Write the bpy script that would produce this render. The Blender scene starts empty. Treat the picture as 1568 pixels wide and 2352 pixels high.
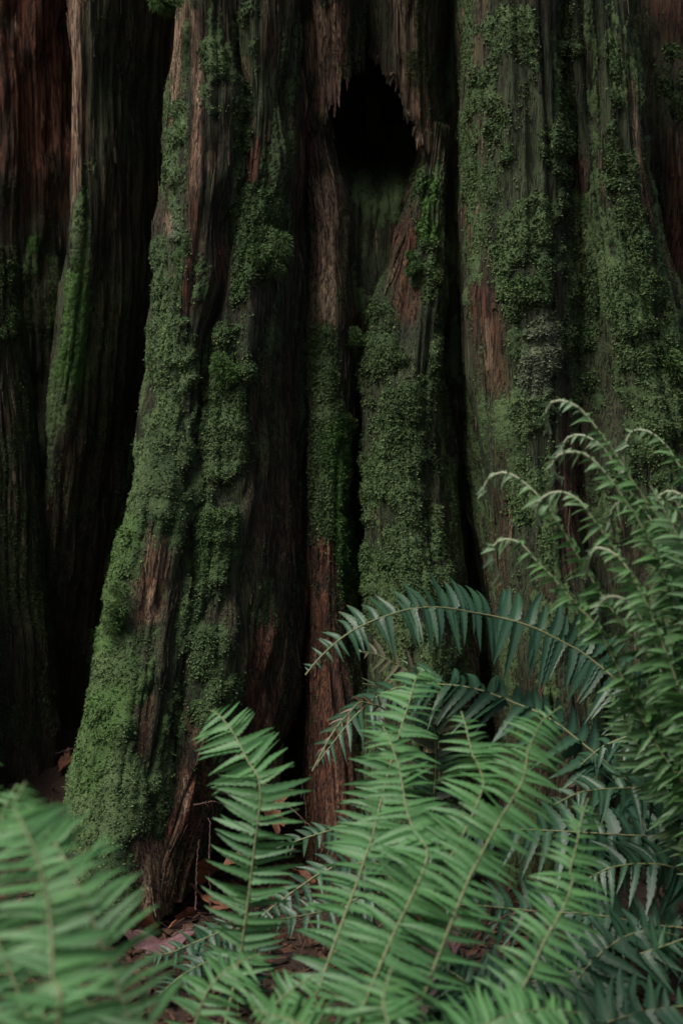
import bpy, math, random
import numpy as np
from mathutils import Vector

random.seed(7)
RNG = np.random.default_rng(7)
S = bpy.context.scene
COL = S.collection

# ------------------------------------------------------------------ camera
CAM_H, PITCH, FPX = 0.88, math.radians(6.0), 3267.0     # plan units: a 1568 x 2352 picture
cam_d = bpy.data.cameras.new("camera")
cam = bpy.data.objects.new("camera", cam_d)
COL.objects.link(cam)
cam.location = (0, 0, CAM_H)
cam.rotation_euler = (math.radians(90) - PITCH, 0, 0)
cam_d.sensor_fit = 'HORIZONTAL'
cam_d.sensor_width = 24
cam_d.lens = 50
cam_d.clip_start = 0.05
cam_d.clip_end = 500
cam_d.dof.use_dof = True
cam_d.dof.focus_distance = 2.38
cam_d.dof.aperture_fstop = 4.2
S.camera = cam
cp, sp = math.cos(PITCH), math.sin(PITCH)


def at(px, py, Y):
    """world point of a plan position at the distance Y in front of the camera"""
    a = (px - 784) / FPX
    b = -(py - 1176) / FPX
    dy, dz = cp + b * sp, -sp + b * cp
    k = Y / dy
    return np.array((a * k, Y, CAM_H + dz * k))


def plan(P):
    q = P - np.array((0, 0, CAM_H))
    f = q[..., 1] * cp - q[..., 2] * sp
    u = q[..., 1] * sp + q[..., 2] * cp
    f = np.maximum(f, .05)
    return 784 + FPX * q[..., 0] / f, 1176 - FPX * u / f


# ------------------------------------------------------------------ noise
def _h(ix, iy, iz, seed):
    n = (ix.astype(np.int64) * 374761393 + iy.astype(np.int64) * 668265263 + iz.astype(np.int64) * 2147483647
         + seed * 974634777) & 0xFFFFFFFF
    n = ((n ^ (n >> 13)) * 1274126177) & 0xFFFFFFFF
    n = ((n ^ (n >> 16)) * 2246822519) & 0xFFFFFFFF
    n = n ^ (n >> 15)
    return (n & 0xFFFF).astype(np.float32) / 32767.5 - 1.0


def vn2(x, y, seed=0):
    x, y = np.broadcast_arrays(np.asarray(x, float), np.asarray(y, float))
    fx, fy = np.floor(x), np.floor(y)
    tx, ty = x - fx, y - fy
    tx = tx * tx * (3 - 2 * tx)
    ty = ty * ty * (3 - 2 * ty)
    z = np.zeros(1)
    a = _h(fx, fy, z, seed)
    b = _h(fx + 1, fy, z, seed)
    c = _h(fx, fy + 1, z, seed)
    d = _h(fx + 1, fy + 1, z, seed)
    return (a * (1 - tx) + b * tx) * (1 - ty) + (c * (1 - tx) + d * tx) * ty


def fbm(x, y, seed=0, octv=3):
    s, a, t = 0, 1.0, 0
    for k in range(octv):
        s = s + a * vn2(x * 2 ** k, y * 2 ** k, seed + 17 * k)
        t += a
        a *= .5
    return s / t


def sstep(a, b, x):
    t = np.clip((x - a) / (b - a), 0, 1)
    return t * t * (3 - 2 * t)


# ------------------------------------------------------------------ mesh helpers
def mesh_np(name, V, F, mat, parent=None, cols=None, smooth=True):
    """V (n,3); F list of index arrays, each (m,k)"""
    me = bpy.data.meshes.new(name)
    V = np.ascontiguousarray(V, np.float32)
    me.vertices.add(len(V))
    me.vertices.foreach_set("co", V.ravel())
    idx = np.concatenate([f.ravel() for f in F]).astype(np.int32)
    tot = np.concatenate([np.full(len(f), f.shape[1], np.int32) for f in F])
    st = np.concatenate(([0], np.cumsum(tot)[:-1])).astype(np.int32)
    me.loops.add(len(idx))
    me.loops.foreach_set("vertex_index", idx)
    me.polygons.add(len(tot))
    me.polygons.foreach_set("loop_start", st)
    me.polygons.foreach_set("loop_total", tot)
    me.update(calc_edges=True)
    if smooth:
        me.polygons.foreach_set("use_smooth", np.ones(len(tot), bool))
    for k, a in (cols or {}).items():
        at_ = me.attributes.new(k, 'FLOAT', 'POINT')
        at_.data.foreach_set("value", np.ascontiguousarray(a, np.float32).ravel())
    me.materials.append(mat)
    o = bpy.data.objects.new(name, me)
    COL.objects.link(o)
    if parent is not None:
        o.parent = parent
        if parent.type == 'EMPTY' or parent.parent is not None:
            pl = Vector((0, 0, 0))
            q = parent
            while q:
                pl += q.location
                q = q.parent
            o.location = (0, 0, 0)
            me.transform(__import__('mathutils').Matrix.Translation(-pl))
    return o


def thing(name, label, cat, loc, group=None):
    o = bpy.data.objects.new(name, None)
    o.empty_display_size = .1
    COL.objects.link(o)
    o.location = loc
    tag(o, label, cat, group)
    return o


def tag(o, label=None, cat=None, group=None, kind=None):
    for k, v in (("label", label), ("category", cat), ("group", group), ("kind", kind)):
        if v:
            o[k] = v
    return o


class MB:
    def __init__(self):
        self.V, self.F, self.A, self.n = [], {3: [], 4: []}, {}, 0

    def add(self, V, F, **att):
        V = np.asarray(V, float).reshape(-1, 3)
        for f in F:
            f = np.asarray(f)
            self.F[f.shape[1]].append(f + self.n)
        self.V.append(V)
        for k, v in att.items():
            self.A.setdefault(k, []).append(np.broadcast_to(np.asarray(v, float), (len(V),)))
        self.n += len(V)

    def build(self, name, mat, parent=None, smooth=True):
        F = [np.concatenate(self.F[k]) for k in (3, 4) if self.F[k]]
        return mesh_np(name, np.concatenate(self.V), F, mat, parent,
                       {k: np.concatenate(v) for k, v in self.A.items()}, smooth)


def grid_faces(nr, nc):
    i = np.arange(nr - 1)[:, None] * nc + np.arange(nc - 1)[None]
    return np.stack((i, i + 1, i + nc + 1, i + nc), -1).reshape(-1, 4)


def spline(pts, n):
    P = np.array(pts, float)
    P = np.vstack((2 * P[0] - P[1], P, 2 * P[-1] - P[-2]))
    out = []
    for i in range(1, len(P) - 2):
        t = np.linspace(0, 1, 24, endpoint=False)[:, None]
        a, b, c, d = P[i - 1], P[i], P[i + 1], P[i + 2]
        out.append(.5 * (2 * b + (c - a) * t + (2 * a - 5 * b + 4 * c - d) * t ** 2 + (3 * b - a - 3 * c + d) * t ** 3))
    Q = np.vstack(out + [P[-2][None]])
    L = np.concatenate(([0], np.cumsum(np.linalg.norm(np.diff(Q, axis=0), axis=1))))
    s = np.linspace(0, L[-1], n)
    return np.stack([np.interp(s, L, Q[:, k]) for k in range(3)], 1), L[-1]


def nrm(v):
    return v / np.maximum(np.linalg.norm(v, axis=-1, keepdims=True), 1e-9)


def tube(mb, P, R, sides=6, **att):
    P = np.asarray(P, float)
    n = len(P)
    R = np.broadcast_to(R, (n,))
    T = nrm(np.gradient(P, axis=0))
    ref = np.array((.13, -.9, .4))
    A = nrm(np.cross(T, ref))
    B = np.cross(T, A)
    th = np.linspace(0, 2 * np.pi, sides, endpoint=False)
    V = P[:, None] + R[:, None, None] * (A[:, None] * np.cos(th)[None, :, None] + B[:, None] * np.sin(th)[None, :, None])
    i = np.arange(n - 1)[:, None] * sides
    j = np.arange(sides)[None]
    F = np.stack((i + j, i + (j + 1) % sides, i + sides + (j + 1) % sides, i + sides + j), -1).reshape(-1, 4)
    a2 = {k: (np.repeat(np.broadcast_to(v, (n,)), sides)) for k, v in att.items()}
    mb.add(V.reshape(-1, 3), [F], **a2)


# ------------------------------------------------------------------ materials
def new_mat(name):
    m = bpy.data.materials.new(name)
    m.use_nodes = True
    nt = m.node_tree
    nt.nodes.clear()
    return m, nt


class N:
    def __init__(self, nt):
        self.nt = nt

    def __call__(self, typ, **kw):
        n = self.nt.nodes.new(typ)
        ins = kw.pop('ins', {})
        for k, v in kw.items():
            setattr(n, k, v)
        for k, v in ins.items():
            s = n.inputs[k]
            if isinstance(v, bpy.types.NodeSocket):
                self.nt.links.new(v, s)
            else:
                s.default_value = v
        return n

    def mix(self, f, a, b, blend='MIX'):
        n = self.nt.nodes.new('ShaderNodeMix')
        n.data_type = 'RGBA'
        n.blend_type = blend
        for i, v in ((0, f), (6, a), (7, b)):
            s = n.inputs[i]
            if isinstance(v, bpy.types.NodeSocket):
                self.nt.links.new(v, s)
            else:
                s.default_value = v if i == 0 else (tuple(v) + (1,) if len(v) == 3 else v)
        return n.outputs[2]

    def math(self, op, a, b=0.0, clamp=False):
        n = self.nt.nodes.new('ShaderNodeMath')
        n.operation = op
        n.use_clamp = clamp
        for i, v in ((0, a), (1, b)):
            if isinstance(v, bpy.types.NodeSocket):
                self.nt.links.new(v, n.inputs[i])
            else:
                n.inputs[i].default_value = v
        return n.outputs[0]

    def attr(self, name):
        n = self.nt.nodes.new('ShaderNodeAttribute')
        n.attribute_name = name
        return n.outputs['Fac']

    def ramp(self, f, a, b):
        n = self.nt.nodes.new('ShaderNodeMapRange')
        n.interpolation_type = 'SMOOTHSTEP'
        self.nt.links.new(f, n.inputs[0])
        n.inputs[1].default_value = a
        n.inputs[2].default_value = b
        return n.outputs[0]

    def noise(self, vec, scale, detail=4, rough=.6):
        n = self('ShaderNodeTexNoise', ins={'Scale': scale, 'Detail': detail, 'Roughness': rough})
        self.nt.links.new(vec, n.inputs['Vector'])
        return n.outputs['Fac']


def mat_bark():
    m, nt = new_mat("bark")
    n = N(nt)
    co = n('ShaderNodeTexCoord').outputs['Object']
    mp = n('ShaderNodeMapping', ins={'Vector': co, 'Scale': (1, 1, .045)}).outputs[0]
    mp2 = n('ShaderNodeMapping', ins={'Vector': co, 'Scale': (1, 1, .12)}).outputs[0]
    fib = n.noise(mp, 170, 5, .65)
    fib2 = n.noise(mp2, 60, 4, .6)
    spk = n.noise(co, 160, 3, .7)
    big = n.noise(co, 5, 4, .6)
    c = n.mix(n.ramp(fib2, .35, .65), (.012, .008, .005), (.062, .037, .022))
    c = n.mix(n.math('MULTIPLY', n.ramp(fib, .46, .66), .55), c, (.085, .054, .037))
    redc = n.mix(n.ramp(fib, .34, .62), (.030, .011, .007), (.19, .074, .042))
    redm = n.math('MULTIPLY', n.attr('red'), n.ramp(n.math('ADD', n.math('MULTIPLY', fib2, .6), n.math('MULTIPLY', big, .4)), .34, .54))
    c = n.mix(redm, c, redc)
    alg = n.math('MULTIPLY', n.attr('algae'), n.ramp(n.math('ADD', n.math('MULTIPLY', spk, .5), n.math('MULTIPLY', fib2, .5)), .30, .54))
    algc = n.mix(n.ramp(big, .35, .65), (.020, .036, .015), (.055, .078, .036))
    c = n.mix(alg, c, algc)
    palec = n.mix(n.ramp(fib, .3, .68), (.10, .06, .04), (.42, .29, .195))
    c = n.mix(n.attr('pale'), c, palec)
    dist = n.ramp(spk, .70, .80)
    c = n.mix(n.math('MULTIPLY', dist, .35), c, (.12, .13, .11))
    crk = n.noise(n('ShaderNodeMapping', ins={'Vector': co, 'Scale': (1, 1, .05)}).outputs[0], 300, 4, .7)
    c = n.mix(n.math('MULTIPLY', n.ramp(crk, .485, .43), .85), c, (.006, .004, .003))
    bs = n('ShaderNodeBsdfPrincipled', ins={'Base Color': c, 'Roughness': .8, 'Specular IOR Level': .25})
    hgt = n.math('ADD', n.math('ADD', n.math('MULTIPLY', fib, .8), n.math('MULTIPLY', crk, .6)), n.math('ADD', n.math('MULTIPLY', fib2, .6), n.math('MULTIPLY', spk, .18)))
    bp = n('ShaderNodeBump', ins={'Height': hgt, 'Distance': .010, 'Strength': 1.0})
    nt.links.new(bp.outputs[0], bs.inputs['Normal'])
    nt.links.new(bs.outputs[0], n('ShaderNodeOutputMaterial').inputs[0])
    return m


def mat_moss():
    m, nt = new_mat("moss")
    n = N(nt)
    co = n('ShaderNodeTexCoord').outputs['Object']
    t = n.attr('tint')
    big = n.noise(co, 7, 3, .6)
    fine = n.noise(co, 420, 2, .7)
    c = n.mix(t, (.017, .042, .011), (.162, .248, .096))
    c = n.mix(n.math('MULTIPLY', n.ramp(big, .45, .7), .55), c, (.055, .115, .028))
    c = n.mix(n.attr('pale'), c, (.26, .27, .22))
    c = n.mix(n.attr('vivid'), c, (.075, .21, .025))
    c = n.mix(n.math('MULTIPLY', n.ramp(fine, .35, .65), .45), c, (.012, .022, .010))
    bs = n('ShaderNodeBsdfPrincipled', ins={'Base Color': c, 'Roughness': .62, 'Specular IOR Level': .3})
    bp = n('ShaderNodeBump', ins={'Height': fine, 'Distance': .006, 'Strength': .9})
    nt.links.new(bp.outputs[0], bs.inputs['Normal'])
    tr = n('ShaderNodeBsdfTranslucent', ins={'Color': c})
    mx = n('ShaderNodeMixShader', ins={0: .18, 1: bs.outputs[0], 2: tr.outputs[0]})
    nt.links.new(mx.outputs[0], n('ShaderNodeOutputMaterial').inputs[0])
    return m


def mat_fern(name, dark, light, young, gloss, ribc=None):
    m, nt = new_mat(name)
    n = N(nt)
    co = n('ShaderNodeTexCoord').outputs['Object']
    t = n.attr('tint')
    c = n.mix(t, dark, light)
    c = n.mix(n.attr('young'), c, young)
    mot = n.noise(co, 120, 4, .6)
    c = n.mix(n.math('MULTIPLY', n.ramp(mot, .5, .75), .25), c, tuple(x * .55 for x in dark))
    c = n.mix(n.attr('rib'), c, ribc or tuple(min(.5, x * 1.7 + .02) for x in light))
    c = n.mix(n.attr('brown'), c, n.mix(mot, (.06, .03, .016), (.24, .14, .095)))
    bs = n('ShaderNodeBsdfPrincipled', ins={'Base Color': c, 'Roughness': gloss, 'Specular IOR Level': .35})
    bp = n('ShaderNodeBump', ins={'Height': n.noise(co, 300, 2, .5), 'Distance': .003, 'Strength': .2})
    nt.links.new(bp.outputs[0], bs.inputs['Normal'])
    trc = n.mix(.5, c, young)
    tr = n('ShaderNodeBsdfTranslucent', ins={'Color': trc})
    mx = n('ShaderNodeMixShader', ins={0: .28, 1: bs.outputs[0], 2: tr.outputs[0]})
    nt.links.new(mx.outputs[0], n('ShaderNodeOutputMaterial').inputs[0])
    return m


def mat_stem():
    m, nt = new_mat("fern_stem")
    n = N(nt)
    co = n('ShaderNodeTexCoord').outputs['Object']
    c = n.mix(n.attr('tint'), (.08, .075, .030), (.19, .19, .085))
    c = n.mix(n.attr('young'), c, (.12, .20, .085))
    c = n.mix(n.attr('pale'), c, (.50, .52, .46))
    c = n.mix(n.math('MULTIPLY', n.noise(co, 260, 3, .6), .5), c, (.07, .05, .025))
    bs = n('ShaderNodeBsdfPrincipled', ins={'Base Color': c, 'Roughness': .6})
    nt.links.new(bs.outputs[0], n('ShaderNodeOutputMaterial').inputs[0])
    return m


def mat_noise(name, a, b, c3, scale, rough=.9, stretch=None, bump=.006):
    m, nt = new_mat(name)
    n = N(nt)
    co = n('ShaderNodeTexCoord').outputs['Object']
    if stretch:
        co = n('ShaderNodeMapping', ins={'Vector': co, 'Scale': stretch}).outputs[0]
    f = n.noise(co, scale, 6, .65)
    g = n.noise(co, scale * 6, 4, .7)
    c = n.mix(n.ramp(f, .3, .7), a, b)
    c = n.mix(n.math('MULTIPLY', n.ramp(g, .5, .75), .6), c, c3)
    bs = n('ShaderNodeBsdfPrincipled', ins={'Base Color': c, 'Roughness': rough, 'Specular IOR Level': .3})
    bp = n('ShaderNodeBump', ins={'Height': g, 'Distance': bump, 'Strength': .7})
    nt.links.new(bp.outputs[0], bs.inputs['Normal'])
    nt.links.new(bs.outputs[0], n('ShaderNodeOutputMaterial').inputs[0])
    return m


BARK, MOSS, STEM = mat_bark(), mat_moss(), mat_stem()
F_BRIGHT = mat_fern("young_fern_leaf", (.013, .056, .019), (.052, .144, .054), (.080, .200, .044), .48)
F_DARK = mat_fern("old_shaded_fern_leaf", (.007, .030, .017), (.019, .060, .033), (.035, .105, .030), .40)  # dark sword fern green, deepened to stand in for shade at lower right
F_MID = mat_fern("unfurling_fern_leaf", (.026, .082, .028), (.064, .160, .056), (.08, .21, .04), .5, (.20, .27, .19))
SOIL = mat_noise("soil", (.010, .007, .005), (.032, .019, .013), (.06, .034, .022), 14)
LITTER = mat_noise("litter", (.022, .012, .008), (.080, .036, .022), (.15, .085, .055), 30)
LEAF_BROWN = mat_noise("dead_leaf_brown", (.075, .030, .017), (.17, .068, .034), (.23, .12, .07), 25, .6)
LEAF_PURPLE = mat_noise("dead_leaf_purple", (.07, .035, .04), (.13, .07, .075), (.16, .10, .10), 25, .5)
TWIG = mat_noise("twig", (.05, .03, .022), (.14, .085, .07), (.2, .15, .13), 80)


# ------------------------------------------------------------------ moss and colour plan on the trunk
# capsules x0,y0,x1,y1,halfwidth,strength
LEAFY = [
    (415, 250, 400, 560, 26, .75), (395, 560, 385, 800, 40, .9), (400, 760, 400, 1000, 55, 1), (405, 980, 380, 1120, 60, 1),
    (385, 1080, 375, 1230, 45, 1), (330, 1100, 300, 1300, 40, .8), (290, 1280, 268, 1420, 28, .8), (265, 1480, 245, 1700, 50, 1),
    (255, 1680, 230, 1850, 60, 1), (270, 1820, 260, 1960, 80, .95), (365, 1840, 340, 1900, 40, .9), (245, 1960, 240, 2080, 85, 1.15),
    (490, 120, 500, 240, 35, .7), (570, 40, 570, 200, 26, .8), (570, 180, 560, 330, 30, .8), (548, 330, 545, 480, 14, .8),
    (590, 450, 590, 620, 50, .7), (560, 600, 540, 720, 24, .9), (545, 740, 540, 830, 50, 1), (510, 900, 500, 980, 45, .9),
    (505, 990, 510, 1090, 55, 1), (495, 1110, 505, 1250, 55, 1), (490, 1240, 475, 1340, 52, 1), (440, 1400, 440, 1500, 30, .95),
    (480, 1480, 470, 1590, 50, 1), (500, 1560, 500, 1640, 45, .8), (415, 1560, 385, 1720, 26, .9), (345, 1460, 325, 1560, 22, .9),
    (400, 1600, 380, 1750, 30, .7), (375, 1740, 360, 1830, 25, .8),
    (745, 780, 740, 900, 30, .6), (745, 950, 740, 1240, 30, .6), (800, 1000, 820, 1200, 40, .9), (810, 1200, 820, 1370, 45, .9),
    (880, 730, 870, 860, 36, .95), (900, 850, 900, 1000, 60, .95), (905, 990, 910, 1110, 60, .95), (930, 1130, 920, 1330, 60, .7),
    (985, 780, 985, 1100, 35, .6), (970, 400, 980, 560, 24, .8), (950, 590, 955, 640, 18, .8), (990, 600, 990, 800, 22, .7), (835, 780, 825, 880, 22, .8),
    (980, 1150, 1000, 1340, 45, .6),
    (1090, 40, 1090, 200, 34, .45), (1130, 150, 1140, 450, 60, .55), (1190, 50, 1200, 300, 45, .5), (1200, 380, 1210, 560, 55, .75),
    (1200, 540, 1210, 700, 60, .8), (1100, 380, 1100, 560, 40, .45), (1240, 730, 1230, 880, 48, 1), (1240, 560, 1245, 720, 28, .9),
    (1180, 640, 1180, 800, 26, .6), (1235, 900, 1220, 1100, 50, .6), (1215, 1100, 1220, 1330, 45, .55), (1190, 900, 1190, 1000, 20, .4),
    (1285, 10, 1310, 110, 26, .7), (1295, 160, 1295, 230, 24, .7), (1297, 280, 1297, 330, 30, 1), (1300, 410, 1310, 500, 36, .9),
    (1300, 490, 1315, 600, 40, .8), (1330, 590, 1335, 800, 38, .95), (1340, 790, 1345, 900, 30, .8), (1400, 100, 1420, 400, 20, .75),
    (1420, 380, 1470, 620, 34, .9), (1470, 560, 1520, 800, 40, .95), (1440, 640, 1460, 900, 46, .7), (1500, 780, 1530, 1000, 60, .8),
    (1480, 900, 1480, 1150, 50, .6), (1340, 900, 1370, 1100, 46, .5), (1540, 130, 1555, 260, 30, .6), (1500, 220, 1520, 280, 30, .4),
    (185, 380, 190, 520, 14, .5), (15, 620, 15, 760, 22, .8), (1390, 20, 1400, 130, 14, .5), (885, 1440, 1010, 1520, 50, .5),
]
FINE = [
    (195, 120, 200, 400, 26, .7), (190, 430, 185, 650, 26, .95), (175, 640, 165, 850, 34, 1), (165, 840, 120, 980, 45, .75),
    (115, 950, 100, 1120, 40, .45), (80, 460, 70, 620, 18, .8), (60, 600, 60, 800, 30, .45), (120, 600, 130, 820, 30, .45), (60, 1050, 50, 1500, 60, .4),
    (230, 20, 240, 330, 26, .6), (300, 0, 280, 300, 30, .35), (130, 1200, 100, 1400, 40, .3),
    (400, 120, 408, 260, 12, .8), (430, 60, 425, 300, 12, .8), (390, 700, 370, 900, 26, .9), (345, 950, 300, 1180, 26, 1),
    (300, 1180, 262, 1330, 26, 1), (255, 1380, 232, 1500, 20, 1), (232, 1500, 222, 1660, 24, 1), (215, 1660, 185, 1800, 26, 1),
    (190, 1800, 165, 2100, 40, 1), (420, 850, 430, 1000, 40, .7), (345, 1440, 320, 1600, 18, .9), (480, 880, 470, 960, 20, .8),
    (460, 1060, 448, 1220, 20, .9), (440, 1260, 432, 1330, 16, .8), (410, 1720, 370, 1830, 28, .9), (520, 1000, 540, 1300, 40, .6),
    (520, 1400, 530, 1620, 40, .5), (575, 20, 560, 280, 28, .7), (590, 560, 620, 620, 36, .6), (600, 700, 580, 900, 30, .35),
    (650, 100, 640, 420, 40, .35), (620, 1000, 610, 1250, 30, .3), (780, 950, 790, 1150, 30, .8), (745, 760, 730, 1100, 26, .6),
    (820, 500, 860, 700, 30, .35), (980, 420, 985, 560, 26, .9), (870, 900, 860, 1200, 30, .7), (1000, 700, 1010, 1000, 20, .5),
    (1110, 240, 1110, 560, 50, .35), (1170, 430, 1180, 640, 60, .45), (1250, 350, 1260, 600, 26, .4), (1360, 150, 1390, 700, 30, .5),
    (1385, 600, 1400, 900, 30, .4), (1230, 1000, 1210, 1350, 50, .4), (1480, 60, 1500, 250, 40, .3), (1300, 30, 1300, 400, 20, .4),
    (1400, 900, 1400, 1150, 50, .4), (870, 1280, 900, 1500, 40, .6), (900, 0, 900, 120, 30, .4), (1150, 0, 1160, 120, 40, .4), (1410, 900, 1520, 1150, 70, .4),
]
RED = [
    (40, 0, 60, 250, 80, 1), (110, 0, 110, 330, 75, 1.1), (100, 300, 105, 460, 40, .7), (432, 600, 428, 710, 15, 1), (450, 250, 445, 600, 12, .8), (510, 560, 508, 640, 9, .9),
    (365, 1250, 350, 1340, 38, 1), (355, 1330, 340, 1500, 30, .9), (345, 1600, 325, 1720, 22, .7), (420, 1640, 400, 1750, 22, .6),
    (440, 1740, 400, 1900, 45, .9), (345, 1950, 345, 2110, 36, 1.2), (400, 1930, 400, 2100, 40, .5), (745, 1270, 745, 1420, 34, .9), (740, 1400, 750, 2100, 60, .8),
    (930, 540, 925, 720, 30, 1), (580, 360, 575, 410, 14, .8), (1115, 680, 1130, 880, 34, .85), (1150, 1050, 1150, 1400, 26, .6), (1560, 300, 1570, 600, 40, .6),
    (1530, 10, 1560, 120, 40, .4), (600, 1480, 590, 1700, 40, .8), (640, 850, 640, 1250, 50, .35), (1320, 380, 1325, 430, 16, .8), (1455, 230, 1500, 600, 10, .7),
    (820, 740, 880, 760, 24, .8), (700, 250, 700, 480, 18, .6), (960, 180, 975, 300, 18, .5), (620, 0, 625, 130, 25, .5), (770, 20, 780, 120, 16, .9), (1310, 1000, 1320, 1300, 30, .5),
]
PALE = [
    (176, 0, 176, 300, 13, 1), (178, 300, 176, 460, 8, .6), (406, 0, 402, 290, 13, .8), (447, 30, 455, 230, 13, .9), (455, 220, 452, 420, 10, .6), (740, 60, 755, 240, 46, .95), (700, 320, 700, 420, 10, .4),
    (795, 500, 790, 640, 7, .7), (750, 430, 755, 720, 34, .5), (960, 200, 975, 330, 22, .4), (1100, 0, 1095, 560, 24, .22), (930, 20, 960, 220, 40, .3), (1452, 180, 1475, 480, 5, .8), (345, 1370, 350, 1420, 16, .6), (345, 1955, 342, 2105, 32, .8), (430, 1790, 420, 1860, 8, .7),
    (395, 640, 390, 700, 10, .5), (610, 1600, 615, 1680, 5, .6), (1120, 740, 1120, 840, 10, .5), (1065, 20, 1062, 60, 4, .6), (550, 900, 545, 940, 10, .3),
    (390, 500, 395, 530, 14, .6), (485, 360, 485, 385, 14, .6), (560, 140, 565, 180, 10, .4), (150, 960, 150, 1060, 10, .3), (40, 60, 40, 80, 6, .3),
]


def paint(px, py, strokes, wob=None, soft=.45):
    out = np.zeros(px.shape, np.float32)
    for x0, y0, x1, y1, hw, s in strokes:
        r = hw * 1.6 + 4
        sel = (px > min(x0, x1) - r) & (px < max(x0, x1) + r) & (py > min(y0, y1) - r) & (py < max(y0, y1) + r)
        if not sel.any():
            continue
        dx, dy = x1 - x0, y1 - y0
        q, w = px[sel], py[sel]
        t = np.clip(((q - x0) * dx + (w - y0) * dy) / (dx * dx + dy * dy + 1e-6), 0, 1)
        d = np.hypot(q - x0 - t * dx, w - y0 - t * dy) / hw
        if wob is not None:
            d = d + wob[sel]
        v = s * sstep(1 + soft, 1 - soft, d)
        out[sel] = np.maximum(out[sel], v)
    return out


# ------------------------------------------------------------------ trunk flutes
tree = thing("giant_cedar_tree", "huge old cedar trunk with deep mossy flutes and a dark hollow", "tree", (0.1, 3.0, 0))
Z_TOP = 3.6


def scatter_leaves(mb, P, Nn, area, wt, count, size, pale, vivid, spread=.45, lean=.85, seed=0, simple=False):
    """little overlapping moss leaves on the carpet; P,Nn (m,3) cell centres"""
    rg = np.random.default_rng(seed)
    p = area * wt
    if p.sum() <= 0 or count < 1:
        return
    i = rg.choice(len(P), int(count), p=p / p.sum())
    n = len(i)
    j = rg.normal(0, 1, (n, 3)) * np.sqrt(area[i])[:, None] * .5
    nn = Nn[i]
    base = P[i] + j - nn * (j * nn).sum(1, keepdims=True)
    ax = nrm(nn * 1.0 + np.array((0, 0, -lean * .75)) + rg.normal(0, spread, (n, 3)))
    side = nrm(np.cross(ax, np.array((0, 0, 1.0)) + rg.normal(0, .35, (n, 3))))
    up = np.cross(side, ax)
    up *= np.sign(up[:, 2:3] + 1e-6)
    L = size[i] * rg.uniform(.6, 1.35, n)
    W = L * rg.uniform(.30, .44, n)
    L, W = L[:, None], W[:, None]
    base = base - nn * .001
    tint = np.clip(rg.normal(.6, .34, n), 0, 1)
    if simple:
        V = np.stack((base - side * W * .5, base + side * W * .5, base + ax * L + side * W * .35, base + ax * L - side * W * .35), 1)
        mb.add(V.reshape(-1, 3), [np.arange(n)[:, None] * 4 + np.array([[0, 1, 2, 3]])], tint=np.repeat(tint, 4), pale=np.repeat(pale[i] * rg.uniform(.4, 1, n), 4), vivid=np.repeat(vivid[i], 4))
        return
    V = np.stack((base, base + ax * L * .35 - side * W * .8 - up * W * .15, base + ax * L * .75 - side * W * .85 - up * W * .25,
                  base + ax * L * 1.02 - up * L * .16,
                  base + ax * L * .75 + side * W * .85 - up * W * .25, base + ax * L * .35 + side * W * .8 - up * W * .15), 1)
    q = np.arange(n)[:, None] * 6
    F = np.concatenate((q + np.array([[0, 1, 2, 3]]), q + np.array([[0, 3, 4, 5]])))
    tint = np.repeat(tint, 6)
    mb.add(V.reshape(-1, 3), [F], tint=tint, pale=np.repeat(pale[i] * rg.uniform(.4, 1, n), 6), vivid=np.repeat(vivid[i], 6))


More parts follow.
